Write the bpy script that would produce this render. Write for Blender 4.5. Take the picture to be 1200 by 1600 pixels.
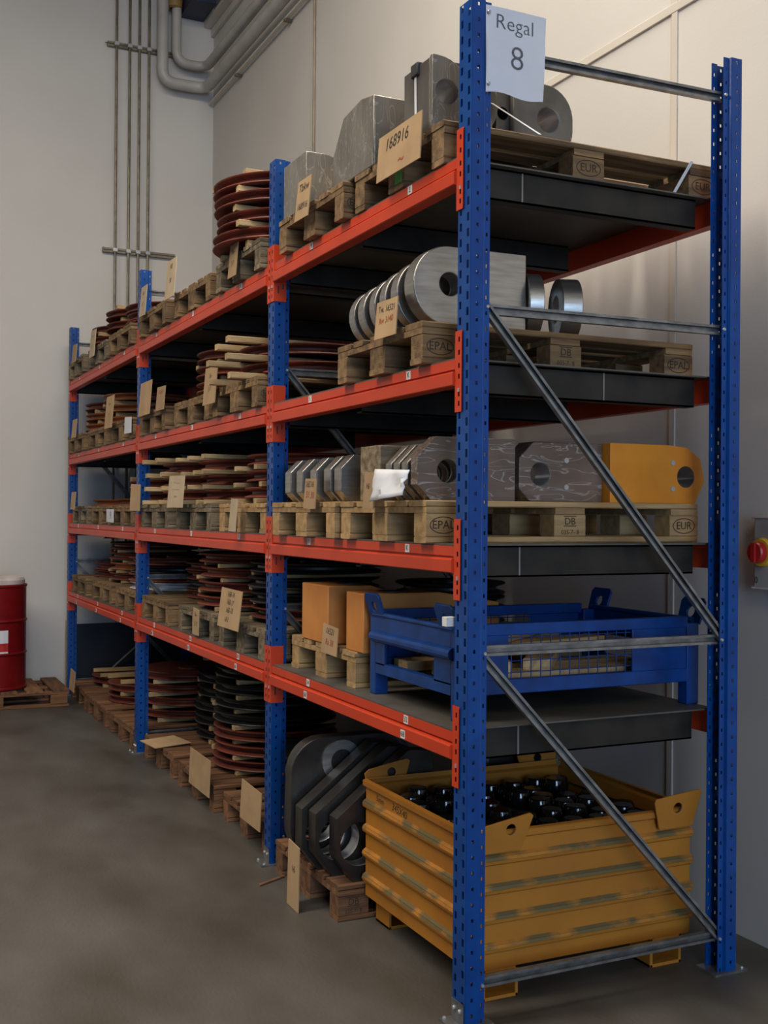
import bpy, math, random
from mathutils import Vector, Matrix
random.seed(8)
S = bpy.context.scene
for o in list(bpy.data.objects): bpy.data.objects.remove(o)
COL = S.collection
# ---------------------------------------------------------------- camera
YAW, PITCH, ROLL, FPX = .4417, .002, .0078, 1770.5
cam = bpy.data.cameras.new('camera'); camo = bpy.data.objects.new('camera', cam); COL.objects.link(camo)
fw = Vector((math.sin(YAW)*math.cos(PITCH), math.cos(YAW)*math.cos(PITCH), math.sin(PITCH)))
r0 = Vector((math.cos(YAW), -math.sin(YAW), 0)); u0 = r0.cross(fw)
rr = math.cos(ROLL)*r0+math.sin(ROLL)*u0; uu = -math.sin(ROLL)*r0+math.cos(ROLL)*u0
M = Matrix((rr, uu, -fw)).transposed().to_4x4(); M.translation = Vector((-1.7683, -3.1139, 1.6214))
camo.matrix_world = M
cam.sensor_fit = 'HORIZONTAL'; cam.sensor_width = 36; cam.lens = 36*FPX/1200; cam.clip_end = 60
S.camera = camo
# ---------------------------------------------------------------- light
S.view_settings.view_transform = 'Standard'; S.view_settings.look = 'None'
S.view_settings.gamma = 1; S.view_settings.use_curve_mapping = False
S.view_settings.exposure = 0.0
W = bpy.data.worlds.new('world'); S.world = W; W.use_nodes = True
W.node_tree.nodes['Background'].inputs[0].default_value = (.62, .75, 1, 1)
W.node_tree.nodes['Background'].inputs[1].default_value = .02
def area(name, loc, target, sx, sy, power, col):
    l = bpy.data.lights.new(name, 'AREA'); l.shape = 'RECTANGLE'; l.size = sx; l.size_y = sy
    l.energy = power; l.color = col
    o = bpy.data.objects.new(name, l); COL.objects.link(o); o.location = loc
    o.rotation_euler = (Vector(target)-Vector(loc)).to_track_quat('-Z', 'Y').to_euler()
area('hall_lamp_row', (-2.6, .8, 6.9), (-2.0, .8, 0), 1.2, 12.0, 880, (1, .9, .76))
area('hall_lamp_row', (-2.6, -8.5, 6.7), (-1.4, -4, 0), 2.0, 5.0, 260, (1, .9, .76))

area('open_gate_daylight', (-2.4, -10.5, 2.2), (-.6, 0, 1.4), 4.0, 3.6, 430, (.46, .68, 1))

# ---------------------------------------------------------------- materials
def mat(name, col, rough=.6, metal=0, var=.12, scale=6, bump=0, bscale=60, stretch=(1, 1, 1), col2=None, coat=0, rnd=0, fac=(.35, .65), spec=.5):
    m = bpy.data.materials.new(name); m.use_nodes = True
    nt = m.node_tree; n = nt.nodes; L = nt.links; b = n['Principled BSDF']
    b.inputs['Roughness'].default_value = rough; b.inputs['Metallic'].default_value = metal
    b.inputs['Specular IOR Level'].default_value = spec
    if coat: b.inputs['Coat Weight'].default_value = coat; b.inputs['Coat Roughness'].default_value = .12
    tc = n.new('ShaderNodeTexCoord'); mp = n.new('ShaderNodeMapping'); mp.inputs['Scale'].default_value = stretch
    L.new(tc.outputs['Object'], mp.inputs['Vector'])
    oi = n.new('ShaderNodeObjectInfo')
    if rnd:
        cm = n.new('ShaderNodeCombineXYZ'); ml = n.new('ShaderNodeMath'); ml.operation = 'MULTIPLY'; ml.inputs[1].default_value = 37
        L.new(oi.outputs['Random'], ml.inputs[0]); L.new(ml.outputs[0], cm.inputs[0]); L.new(ml.outputs[0], cm.inputs[2])
        L.new(cm.outputs[0], mp.inputs['Location'])
    nz = n.new('ShaderNodeTexNoise'); nz.inputs['Scale'].default_value = scale; nz.inputs['Detail'].default_value = 5
    L.new(mp.outputs[0], nz.inputs['Vector'])
    cr = n.new('ShaderNodeValToRGB')
    c2 = col2 if col2 else tuple(max(0, c*(1-3*var)) for c in col)
    cr.color_ramp.elements[0].position = fac[0]; cr.color_ramp.elements[1].position = fac[1]
    cr.color_ramp.elements[0].color = (*c2, 1); cr.color_ramp.elements[1].color = (*col, 1)
    L.new(nz.outputs['Fac'], cr.inputs[0])
    out = cr.outputs[0]
    if rnd:
        hs = n.new('ShaderNodeHueSaturation'); mr = n.new('ShaderNodeMapRange')
        mr.inputs[3].default_value = 1-rnd; mr.inputs[4].default_value = 1+rnd
        L.new(oi.outputs['Random'], mr.inputs[0]); L.new(mr.outputs[0], hs.inputs['Value']); L.new(out, hs.inputs['Color']); out = hs.outputs[0]
    L.new(out, b.inputs['Base Color'])
    if bump:
        nb = n.new('ShaderNodeTexNoise'); nb.inputs['Scale'].default_value = bscale; nb.inputs['Detail'].default_value = 4
        L.new(mp.outputs[0], nb.inputs['Vector'])
        bp = n.new('ShaderNodeBump'); bp.inputs['Strength'].default_value = bump; bp.inputs['Distance'].default_value = .01
        L.new(nb.outputs['Fac'], bp.inputs['Height']); L.new(bp.outputs[0], b.inputs['Normal'])
    return m
MT = dict(
 floor=mat('concrete', (.105, .099, .090), .5, 0, .1, 1.6, .15, 40, col2=(.050, .042, .032), fac=(.30, .72), stretch=(1.6, .8, 1)),
 wall=mat('wall_paint', (.60, .575, .54), .7, 0, .03, .8, .05, 120, col2=(.55, .525, .49)),
 strip=mat('strip_paint', (.62, .57, .50), .5, 0, .03, 2),
 ceil=mat('ceiling_paint', (.30, .29, .27), .8),
 navy=mat('navy_steel', (.012, .018, .06), .5),
 blue=mat('blue_paint', (.001, .060, .27), .36, 0, .12, 9, .04, 200, col2=(.0005, .042, .21), spec=.35),
 bluec=mat('blue_crate_paint', (.002, .05, .24), .4, 0, .15, 9, col2=(.001, .03, .15), spec=.35),
 orange=mat('orange_beam_paint', (.58, .052, .013), .40, 0, .1, 3, col2=(.52, .043, .011), spec=.35),
 zinc=mat('galvanised_steel', (.28, .285, .29), .32, .65, .15, 18, col2=(.15, .155, .16)),
 bolt=mat('zinc_bolt', (.55, .55, .57), .35, .5),
 wood=mat('pallet_wood', (.27, .165, .073), .8, 0, .15, 5, .35, 40, stretch=(.6, 6, 6), col2=(.115, .066, .03), rnd=.3),
 woodg=mat('weathered_pallet_wood', (.26, .20, .125), .85, 0, .15, 5, .4, 40, stretch=(.6, 6, 6), col2=(.10, .073, .042), rnd=.28),
 woodn=mat('fresh_pallet_wood', (.46, .30, .135), .75, 0, .12, 5, .3, 40, stretch=(.6, 6, 6), col2=(.30, .18, .075), rnd=.2),
 woodb=mat('brown_pallet_wood', (.23, .105, .045), .85, 0, .15, 5, .35, 40, stretch=(.6, 6, 6), col2=(.10, .045, .02), rnd=.25),
 batten=mat('batten_wood', (.52, .375, .19), .75, 0, .1, 6, .2, 50, stretch=(1, 8, 8), col2=(.34, .22, .10), rnd=.25),
 rust=mat('red_oxide_primer', (.17, .034, .017), .55, 0, .15, 7, .1, 60, col2=(.11, .022, .013), rnd=.2),
 rusto=mat('orange_oxide_primer', (.34, .11, .035), .6, 0, .15, 7, col2=(.2, .06, .02), rnd=.2),
 black=mat('black_oiled_steel', (.008, .008, .009), .10, 0, .1, 9, spec=.7),
 blackm=mat('black_coating', (.010, .010, .011), .45, 0, .1, 9, rnd=.2),
 silver=mat('bright_zinc_disc', (.62, .63, .65), .5, .1),
 steel=mat('machined_steel', (.46, .44, .41), .33, .9, .12, 7, .06, 90, stretch=(1, 1, 9), col2=(.34, .33, .31)),
 steeld=mat('mill_scale_steel', (.20, .185, .165), .45, .65, .15, 6, .1, 30, col2=(.12, .11, .10)),
 film=mat('steel_in_film', (.24, .215, .175), .34, .45, .12, 9, .55, 14, stretch=(1, 1, .45), col2=(.16, .145, .12), coat=.5),
 filmb=mat('brown_steel_in_film', (.17, .12, .095), .4, .25, .12, 5, .5, 11, stretch=(.5, 1, 1.5), col2=(.10, .068, .055), coat=.55),
 oiled=mat('oiled_dark_steel', (.075, .068, .06), .32, .6, .15, 6, .1, 30, col2=(.035, .03, .028)),
 bore=mat('polished_bore', (.62, .62, .64), .28, .7),
 yellow=mat('orange_yellow_paint', (.72, .27, .018), .5, 0, .1, 5, col2=(.62, .21, .012)),
 crate=mat('worn_yellow_paint', (.44, .178, .021), .55, 0, .1, 4, .1, 50, col2=(.37, .145, .02), spec=.3),
 cratew=mat('dirty_yellow_paint', (.44, .185, .03), .7, 0, .3, 6, .2, 60, stretch=(1, 1, 2), col2=(.14, .105, .045), fac=(.48, .60), spec=.3),
 amber=mat('amber_primer', (.62, .25, .055), .6, 0, .08, 6, col2=(.52, .19, .04)),
 card=mat('cardboard', (.43, .285, .155), .85, 0, .06, 8, col2=(.36, .235, .125), rnd=.15),
 cardg=mat('pale_cardboard', (.50, .39, .26), .85, 0, .06, 8, col2=(.43, .33, .22), rnd=.1),
 paper=mat('white_paper', (.68, .69, .74), .7, 0, .02, 6, .1, 12),
 sticker=mat('sticker_paper', (.75, .75, .72), .7, 0, .02),
 ink=mat('black_ink', (.02, .02, .022), .6), inkr=mat('red_ink', (.45, .08, .03), .6),
 stamp=mat('burnt_stamp', (.045, .028, .015), .8),
 green=mat('green_paint', (.06, .36, .06), .7), strap=mat('white_strap', (.75, .76, .78), .4),
 dark=mat('dark_steel', (.030, .026, .022), .55, .2, .2, 9, col2=(.014, .013, .012), spec=.3),
 deck=mat('steel_deck_sheet', (.13, .12, .105), .5, .2, .12, 4, col2=(.075, .07, .06), spec=.35),
 weld=mat('weld_bead', (.22, .21, .20), .5, .6),
 pipe=mat('grey_pipe_lagging', (.45, .43, .40), .45, 0, .06, 5, coat=.1),
 conduit=mat('steel_conduit', (.23, .205, .15), .4, .6, .15, 12, col2=(.14, .12, .09)),
 cond2=mat('brown_conduit', (.33, .26, .18), .5),
 drum=mat('red_drum_paint', (.19, .006, .008), .4, 0, .12, 6, col2=(.14, .004, .006), spec=.3),
 lid=mat('pale_lid', (.62, .56, .54), .6), redp=mat('red_print', (.55, .03, .025), .6),
 greyb=mat('grey_plastic', (.40, .39, .36), .5), knob=mat('red_knob', (.50, .02, .02), .35), ybase=mat('yellow_switch_base', (.75, .47, .03), .45),
 gtext=mat('grey_ink', (.12, .12, .13), .6), tarp=mat('dark_board', (.010, .013, .022), .55),
 brass=mat('brown_valve', (.32, .19, .06), .5), rub=mat('grey_rubber', (.03, .03, .03), .7))

def crease_glints(m, scale, amount, stretch):
    """clear stretch-film creases: thin pale wrinkles over the wrapped steel"""
    nt = m.node_tree; n = nt.nodes; L = nt.links; b = n['Principled BSDF']
    tc = n.new('ShaderNodeTexCoord'); mp = n.new('ShaderNodeMapping'); mp.inputs['Scale'].default_value = stretch; mp.inputs['Rotation'].default_value = (.5, .4, .2)
    L.new(tc.outputs['Object'], mp.inputs[0])
    nz = n.new('ShaderNodeTexNoise'); nz.inputs['Scale'].default_value = scale; nz.inputs['Detail'].default_value = 2; nz.inputs['Distortion'].default_value = 1.2
    L.new(mp.outputs[0], nz.inputs['Vector'])
    cr = n.new('ShaderNodeValToRGB'); e = cr.color_ramp.elements
    e[0].position = .478; e[0].color = (0, 0, 0, 1); e[1].position = .522; e[1].color = (0, 0, 0, 1); k = e.new(.50); k.color = (1, 1, 1, 1)
    L.new(nz.outputs['Fac'], cr.inputs[0])
    mu = n.new('ShaderNodeMath'); mu.operation = 'MULTIPLY'; mu.inputs[1].default_value = amount; L.new(cr.outputs[0], mu.inputs[0])
    mx = n.new('ShaderNodeMix'); mx.data_type = 'RGBA'; old = b.inputs['Base Color'].links[0].from_socket
    L.new(mu.outputs[0], mx.inputs[0]); L.new(old, mx.inputs[6]); mx.inputs[7].default_value = (.72, .70, .70, 1); L.new(mx.outputs[2], b.inputs['Base Color'])
crease_glints(MT['film'], 24, .30, (1, 1, .35)); crease_glints(MT['filmb'], 13, .34, (.35, 1, 1.7))  # glints of the wrinkled film painted into the steel colour

# ---------------------------------------------------------------- mesh builder
_txt = {}
THIN = 0
def text_geo(s, shear=0):
    k = (s, shear, THIN)
    if k not in _txt:
        c = bpy.data.curves.new('t', 'FONT'); c.body = s; c.size = 1; c.align_x = 'CENTER'; c.align_y = 'CENTER'; c.shear = shear; c.offset = THIN
        c.resolution_u = 3
        o = bpy.data.objects.new('t', c); COL.objects.link(o)
        dg = bpy.context.evaluated_depsgraph_get(); me = o.evaluated_get(dg).to_mesh()
        _txt[k] = ([v.co.copy() for v in me.vertices], [tuple(p.vertices) for p in me.polygons])
        bpy.data.objects.remove(o); bpy.data.curves.remove(c)
    return _txt[k]
EX_FRONT = (Vector((0, -1, 0)), Vector((0, 0, 1)))      # a face that looks into the aisle
EX_NEAR = (Vector((1, 0, 0)), Vector((0, 0, 1)))        # a face that looks at the near end
class MB:
    def __init__(s): s.v = []; s.f = []; s.m = []
    def add(s, vs, fs, mi=0):
        o = len(s.v); s.v += [tuple(v) for v in vs]; s.f += [tuple(i+o for i in f) for f in fs]; s.m += [mi]*len(fs); return s
    def box(s, x0, x1, y0, y1, z0, z1, mi=0):
        return s.add([(x, y, z) for z in (z0, z1) for y in (y0, y1) for x in (x0, x1)],
                     [(0, 2, 3, 1), (4, 5, 7, 6), (0, 1, 5, 4), (2, 6, 7, 3), (0, 4, 6, 2), (1, 3, 7, 5)], mi)
    def prism(s, poly, ax, a0, a1, mi=0):
        # poly in the two other axes (x,z for ax=y; y,z for ax=x; x,y for ax=z)
        def p(a, b, c): return {'y': (a, c, b), 'x': (c, a, b), 'z': (a, b, c)}[ax]
        n = len(poly); vs = [p(a, b, a0) for a, b in poly]+[p(a, b, a1) for a, b in poly]
        fs = [tuple(range(n))[::-1], tuple(range(n, 2*n))]+[(i, (i+1) % n, n+(i+1) % n, n+i) for i in range(n)]
        return s.add(vs, fs, mi)
    def holed(s, poly, c, r, ax, a0, a1, mi=0, mb=1, n=32):
        """convex outline with a round through-hole, extruded along ax"""
        def p(a, b, q): return {'y': (a, q, b), 'x': (q, a, b), 'z': (a, b, q)}[ax]
        angs = [2*math.pi*i/n for i in range(n)]+[math.atan2(b-c[1], a-c[0]) % (2*math.pi) for a, b in poly]
        angs = sorted(angs); A = []
        for a in angs:
            if not A or a-A[-1] > 1e-3: A.append(a)
        def hit(t):
            d = (math.cos(t), math.sin(t)); best = None
            for i in range(len(poly)):
                x1, y1 = poly[i]; x2, y2 = poly[(i+1) % len(poly)]
                ex, ey = x2-x1, y2-y1; den = d[0]*ey-d[1]*ex
                if abs(den) < 1e-12: continue
                tt = ((x1-c[0])*ey-(y1-c[1])*ex)/den; k = ((x1-c[0])*d[1]-(y1-c[1])*d[0])/den
                if tt > 0 and -1e-6 <= k <= 1+1e-6 and (best is None or tt > best): best = tt
            return (c[0]+d[0]*best, c[1]+d[1]*best)
        N = len(A); O = [hit(t) for t in A]; I = [(c[0]+r*math.cos(t), c[1]+r*math.sin(t)) for t in A]
        vs = [p(*q, a0) for q in O]+[p(*q, a1) for q in O]+[p(*q, a0) for q in I]+[p(*q, a1) for q in I]
        f1 = []; f2 = []
        for i in range(N):
            j = (i+1) % N
            f1 += [(i, N+i, N+j, j), (i, j, 2*N+j, 2*N+i), (N+i, 3*N+i, 3*N+j, N+j)]; f2 += [(2*N+i, 2*N+j, 3*N+j, 3*N+i)]
        o = len(s.v); s.add(vs, f1, mi); s.f += [tuple(k+o for k in f) for f in f2]; s.m += [mb]*len(f2); return s
    def lathe(s, prof, c=(0, 0, 0), ax='z', n=32, mi=0, close=False):
        def p(r, t, h):
            a, b = r*math.cos(t), r*math.sin(t)
            q = {'z': (a, b, h), 'x': (h, a, b), 'y': (b, h, a)}[ax]
            return (q[0]+c[0], q[1]+c[1], q[2]+c[2])
        vs = []; fs = []; k = len(prof)
        for i in range(n):
            for r, h in prof: vs.append(p(r, 2*math.pi*i/n, h))
        for i in range(n):
            j = (i+1) % n
            for q in range(k if close else k-1):
                w = (q+1) % k; fs.append((i*k+q, j*k+q, j*k+w, i*k+w))
        return s.add(vs, fs, mi)
    def cyl(s, a, b, r, n=12, mi=0):
        a, b = Vector(a), Vector(b); d = (b-a).normalized(); t = d.orthogonal().normalized(); w = d.cross(t)
        vs = [p+(t*math.cos(2*math.pi*i/n)+w*math.sin(2*math.pi*i/n))*r for p in (a, b) for i in range(n)]
        fs = [(i, (i+1) % n, n+(i+1) % n, n+i) for i in range(n)]+[tuple(range(n))[::-1], tuple(range(n, 2*n))]
        return s.add(vs, fs, mi)
    def tube(s, pts, r, n=14, mi=0):
        pts = [Vector(p) for p in pts]; rings = []; t = None
        for i, p in enumerate(pts):
            d = ((pts[min(i+1, len(pts)-1)]-pts[i]).normalized()+(pts[i]-pts[max(i-1, 0)]).normalized()).normalized()
            t = (t-d*t.dot(d)).normalized() if t else d.orthogonal().normalized()
            w = d.cross(t); rings.append([p+(t*math.cos(2*math.pi*k/n)+w*math.sin(2*math.pi*k/n))*r for k in range(n)])
        vs = [v for q in rings for v in q]; m = len(pts)
        fs = [(i*n+k, i*n+(k+1) % n, (i+1)*n+(k+1) % n, (i+1)*n+k) for i in range(m-1) for k in range(n)]
        fs += [tuple(range(n))[::-1], tuple((m-1)*n+k for k in range(n))]
        return s.add(vs, fs, mi)
    def strip(s, a, b, wdir, w, tdir, t, mi=0):
        a, b = Vector(a), Vector(b); wd = Vector(wdir)*w/2; td = Vector(tdir)*t
        vs = [a-wd, a+wd, b+wd, b-wd, a-wd+td, a+wd+td, b+wd+td, b-wd+td]
        return s.add(vs, [(0, 3, 2, 1), (4, 5, 6, 7), (0, 1, 5, 4), (1, 2, 6, 5), (2, 3, 7, 6), (3, 0, 4, 7)], mi)
    def text(s, t, pos, size, axes, mi=1, rot=0, shear=0, off=.0008):
        vs, fs = text_geo(t, shear); ex, ey = axes; nrm = ex.cross(ey); pos = Vector(pos)+nrm*off
        ca, sa = math.cos(rot), math.sin(rot)
        return s.add([pos+ex*(size*(v.x*ca-v.y*sa))+ey*(size*(v.x*sa+v.y*ca)) for v in vs], fs, mi)
    def ring(s, pos, ra, rb, w, axes, mi=1, n=28, off=.0008):
        ex, ey = axes; nrm = ex.cross(ey); pos = Vector(pos)+nrm*off; vs = []
        for i in range(n):
            c, d = math.cos(2*math.pi*i/n), math.sin(2*math.pi*i/n)
            vs += [pos+ex*ra*c+ey*rb*d, pos+ex*(ra-w)*c+ey*(rb-w)*d]
        return s.add(vs, [(2*i, 2*((i+1) % n), 2*((i+1) % n)+1, 2*i+1) for i in range(n)], mi)
    def mesh(s, name, mats, smooth=True):
        me = bpy.data.meshes.new(name); me.from_pydata(s.v, [], s.f); me.update()
        for m in (mats if isinstance(mats, (list, tuple)) else [mats]): me.materials.append(MT[m] if isinstance(m, str) else m)
        me.polygons.foreach_set('material_index', s.m)
        if smooth:
            me.polygons.foreach_set('use_smooth', [True]*len(s.f)); me.set_sharp_from_angle(angle=.42)
        return me
    def obj(s, name, mats, parent=None, bevel=0, **kw):
        o = link(name, s.mesh(name, mats), parent, **kw)
        if bevel:
            b = o.modifiers.new('bevel', 'BEVEL'); b.width = bevel; b.segments = 2; b.limit_method = 'ANGLE'; b.angle_limit = .5
        return o
def link(name, me, parent=None, loc=None, rot=None, label=None, cat=None, group=None, kind=None):
    o = bpy.data.objects.new(name, me); COL.objects.link(o)
    if parent: o.parent = parent
    if loc: o.location = loc
    if rot: o.rotation_euler = rot
    if label: o['label'] = label
    if cat: o['category'] = cat
    if group: o['group'] = group
    if kind: o['kind'] = kind
    return o
def thing(name, label, cat, loc=(0, 0, 0), rot=None, group=None): return link(name, None, None, loc, rot, label, cat, group)
def solid(o, t, off=0):
    m = o.modifiers.new('sheet', 'SOLIDIFY'); m.thickness = t; m.offset = off
def circ(c, r, a0, a1, n=16): return [(c[0]+r*math.cos(math.radians(a0+(a1-a0)*i/n)), c[1]+r*math.sin(math.radians(a0+(a1-a0)*i/n))) for i in range(n+1)]

# ---------------------------------------------------------------- setting
WX, EY = 1.37, 7.43
MB().box(-14, WX, -14, EY, -.2, 0).obj('floor', 'floor', kind='structure')
MB().box(WX, WX+.2, -14, EY+.2, -.2, 7.4).obj('wall_right', 'wall', kind='structure')
MB().box(-14, WX, EY, EY+.2, -.2, 7.4).obj('wall_back', 'wall', kind='structure')
MB().box(-14, WX+.2, -14, EY+.2, 7.4, 7.6).obj('ceiling', 'ceil', kind='structure')
wr = bpy.data.objects['wall_right']; wb = bpy.data.objects['wall_back']
MB().box(WX-.008, WX, .665, .70, 0, 7.3).box(WX-.003, WX, .70, .712, 0, 7.3).obj('joint_strip', 'strip', wr, bevel=.003)
MB().box(WX-.010, WX, -8, 2.3, 3.745, 3.785).obj('joint_strip', 'strip', wr, bevel=.003)
MB().box(WX-.03, WX, -8, EY, 6.18, 6.26).box(WX-.10, WX, -8, EY, 6.26, 6.30).obj('wall_ledge', 'strip', wr, bevel=.004)
MB().box(-.5, WX, EY-.012, EY, 0, .02).obj('wall_foot', 'greyb', wb)
MB().box(.02, .06, EY-.03, EY, 0, .64).obj('corner_guard', 'cardg', wb, bevel=.004)

# ---------------------------------------------------------------- pallet rack
H, D, WU, DU = 3.2542, 1.1029, .0814, .0738
L1, L2 = 1.8198, 2.6548
FR = [0, L1, L1+L2, L1+2*L2]
LV = [.9215, 1.52, 2.1229, 2.7706]
rack = thing('pallet_rack', 'tall blue and orange steel pallet rack with three bays along the wall', 'rack')
def upright_mesh(front):
    """sheet-metal C profile with punched slots; local origin at web corner, opens towards +x"""
    mb = MB(); prof = [(DU, .010), (.050, .010), (.046, 0), (0, 0), (0, WU), (.046, WU), (.050, WU-.010), (DU, WU-.010)]
    # per segment: hole columns (u0,u1, z offset, z height)
    H1 = {0: [(.35, .62, .008, .012)], 2: [(.42, .60, .033, .012)], 3: [(.12, .30, .004, .026), (.70, .88, .029, .026)], 4: [(.40, .58, .033, .012)], 6: [(.38, .65, .008, .012)]}
    P = .05; rows = int(H/P)
    for si in range(len(prof)-1):
        (xa, ya), (xb, yb) = prof[si], prof[si+1]
        holes = H1.get(si, [])
        us = sorted({0., 1.}|{u for h in holes for u in h[:2]}); zs = {0., H}
        for k in range(rows):
            for h in holes: zs |= {k*P+h[2], k*P+h[2]+h[3]}
        zs = sorted(zs); vs = [(xa+(xb-xa)*u, ya+(yb-ya)*u, z) for z in zs for u in us]; nu = len(us); fs = []
        for zi in range(len(zs)-1):
            zc = (zs[zi]+zs[zi+1])/2
            for ui in range(nu-1):
                uc = (us[ui]+us[ui+1])/2
                if any(h[0] < uc < h[1] and h[2] < zc % P < h[2]+h[3] for h in holes) and zc < rows*P: continue
                fs.append((zi*nu+ui, zi*nu+ui+1, (zi+1)*nu+ui+1, (zi+1)*nu+ui))
        mb.add(vs, fs)
    return mb.mesh('upright', 'blue', False)
up_me = upright_mesh(True)
foot_me = MB().box(-.045, .10, -.012, WU+.012, 0, .008).box(-.006, -.003, .004, WU-.004, .008, .075).mesh('base_plate', 'zinc')
bolt_me = MB().lathe([(0, .007), (.005, .007), (.0065, .004), (.0065, 0)], n=10).mesh('bolt', 'bolt')
def connector_mesh(side):
    """angle bracket: leg on the post face (with hook slots) and leg on the post side; origin at beam top, post corner"""
    mb = MB(); hw = WU/2-.002; z0, z1 = -.172, .088
    holes = [.06, .018, -.024, -.058, -.115, -.145]; xs = -.0065
    ys = [0, hw*.42, hw*.68, hw]; zs = sorted([z0, z1]+[z for h in holes for z in (h-.008, h+.008)])
    for x in (xs, xs+.003):
        vs = [(x, y, z) for z in zs for y in ys]; fs = []
        for i in range(len(zs)-1):
            for j in range(3):
                if j == 1 and any(abs((zs[i]+zs[i+1])/2-h) < .004 for h in holes): continue
                fs.append((i*4+j, i*4+j+1, i*4+5+j, i*4+4+j))
        mb.add(vs, fs)
    mb.box(xs, xs+.003, -.0008, 0, z0, z1)
    mb.box(xs, .054, -.0045, -.001, z0, z1)
    # pressed slots on the side leg
    mb.box(.012, .018, -.0052, -.0045, -.135, -.100, 1)
    mb.box(.035, .041, -.0052, -.0045, -.115, -.090, 1)
    mb.box(xs-.003, xs, hw*.45, hw*.66, -.108, -.096, 2)
    if side < 0: mb.v = [(x, -y, z) for x, y, z in mb.v]; mb.f = [f[::-1] for f in mb.f]
    return mb.mesh('connector', ['orange', 'ink', 'bolt'])
con_p, con_m = connector_mesh(1), connector_mesh(-1)
for i, y in enumerate(FR):
    for back in (0, 1):
        u = link('upright', up_me, rack, (D if back else 0, y+WU if back else y, 0), (0, 0, math.pi) if back else None); solid(u, .003, 0)
        ft = link('base_plate', foot_me, u)
        for (bx_, by_, bz_, rx) in ((-.006, .022, .050, 1), (-.006, .058, .050, 1), (-.030, .0, .008, 0), (-.030, WU, .008, 0)):
            link('bolt', bolt_me, u, (bx_, by_, bz_), (0, -math.pi/2, 0) if rx else None)
# braces
def channel(a, b, w, d, tdir, name='brace'):
    """C channel from a to b lying in the x-z plane, open towards -y"""
    a, b = Vector(a), Vector(b); L = (b-a).length; ang = math.atan2(b.z-a.z, b.x-a.x)
    mb = MB(); t = .003; l = .009
    pts = [(-w/2, 0), (-w/2, d), (w/2, d), (w/2, 0), (w/2-l, 0), (w/2-l, t), (w/2-t, t), (w/2-t, d-t), (-w/2+t, d-t), (-w/2+t, t), (-w/2+l, t), (-w/2+l, 0)]
    # section (z, y), extruded along x
    n = len(pts); vs = [(x, y, z) for x in (0, L) for z, y in pts]
    fs = [(i, (i+1) % n, n+(i+1) % n, n+i) for i in range(n)]
    fs += [(0, 1, 8, 9), (1, 2, 7, 8), (2, 3, 6, 7), (9, 10, 11, 0), (3, 4, 5, 6)]; fs += [tuple(n+k for k in f)[::-1] for f in fs[-5:]]
    mb.add(vs, fs)
    return mb.mesh('brace', 'zinc'), (a.x, a.y, a.z), (0, -ang, 0)
for i, y in enumerate(FR):
    yb = y+.030
    for a, b, w in (((.055, yb, 3.112), (D-.055, yb, 3.122), .034), ((.055, yb, 2.283), (D-.055, yb, 2.288), .034), ((.055, yb, 1.185), (D-.055, yb, 1.185), .034), ((.055, yb, .122), (D-.055, yb, .128), .034),
                    ((.062, yb-.016, 2.295), (D-.05, yb-.016, 1.19), .032), ((.062, yb-.016, 1.170), (D-.055, yb-.016, .125), .032)):
        me, loc, rot = channel(a, b, w, .020, None)
        br = link('brace', me, rack, loc, rot)
    for x, z in ((.066, 2.285), (.066, 1.18), (.066, .125), (D-.066, 2.287), (D-.066, 1.185), (D-.066, .125), (D-.066, 3.12)):
        link('brace_bolt', bolt_me, rack, (x, y+.009, z), (math.pi/2, 0, 0))
# beams
BEAMP = [(-.003, 0), (.036, 0), (.036, -.086), (-.012, -.086), (-.015, -.083), (-.015, -.045), (-.012, -.0405), (.006, -.0375), (.006, -.0335), (-.003, -.0315)]
STK = {(0, 3): ['9', '2'], (0, 2): ['5', 'K'], (0, 1): ['3', 'K'], (0, 0): ['34', '32'],
       (1, 3): ['8', '4', '7'], (1, 2): ['1', '6', '4'], (1, 1): ['5', '8', '2'], (1, 0): ['38', '36', '35'],
       (2, 3): ['1', '3', '5'], (2, 2): ['7', '4', '2'], (2, 1): ['9', '6', '8'], (2, 0): ['44', '42', '40']}
for bay in range(3):
    y0, y1 = FR[bay]+WU+.006, FR[bay+1]-.006
    for li, z in enumerate(LV):
        for back in (0, 1):
            if back: poly = [(D-x, q) for x, q in BEAMP][::-1]
            else: poly = BEAMP
            bm = MB().prism([(a, b) for a, b in poly], 'y', y0-FR[bay], y1-FR[bay]).obj('shelf_beam', 'orange', rack, loc=(0, FR[bay], z))
            # brackets at both ends
            if not back:
                link('connector', con_m, bm, (0, WU, 0)); link('connector', con_p, bm, (0, FR[bay+1]-FR[bay], 0))
            else:
                link('connector', con_p, bm, (D, WU, 0), (0, 0, math.pi)); link('connector', con_m, bm, (D, FR[bay+1]-FR[bay], 0), (0, 0, math.pi))
            if not back:
                fr_ = (.25, .72) if bay == 0 else (.16, .50, .83)
                ks = STK[(bay, li)]
                for k, f in enumerate(fr_ if bay else (.74, .20)):
                    for r_ in range(2 if li == 0 else 1):
                        zz = -.0155-.050*r_; xx = -.003 if r_ == 0 else -.015; yy = WU+(y1-y0)*(f if bay == 0 else 1-f)
                        if bay: yy = WU+(y1-y0)*f
                        MB().box(xx-.0012, xx, yy-.016, yy+.016, zz-.015, zz+.014).text(ks[min(k, len(ks)-1)] if r_ == 0 else '68', (xx-.0012, yy, zz), .028, EX_FRONT).obj('location_sticker', ['sticker', 'ink'], bm)
SH = ['lowest shelf', 'second shelf', 'third shelf', 'top shelf']; BY = ['near bay', 'middle bay', 'far bay']
ZD = [z+.006 for z in LV]
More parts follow.
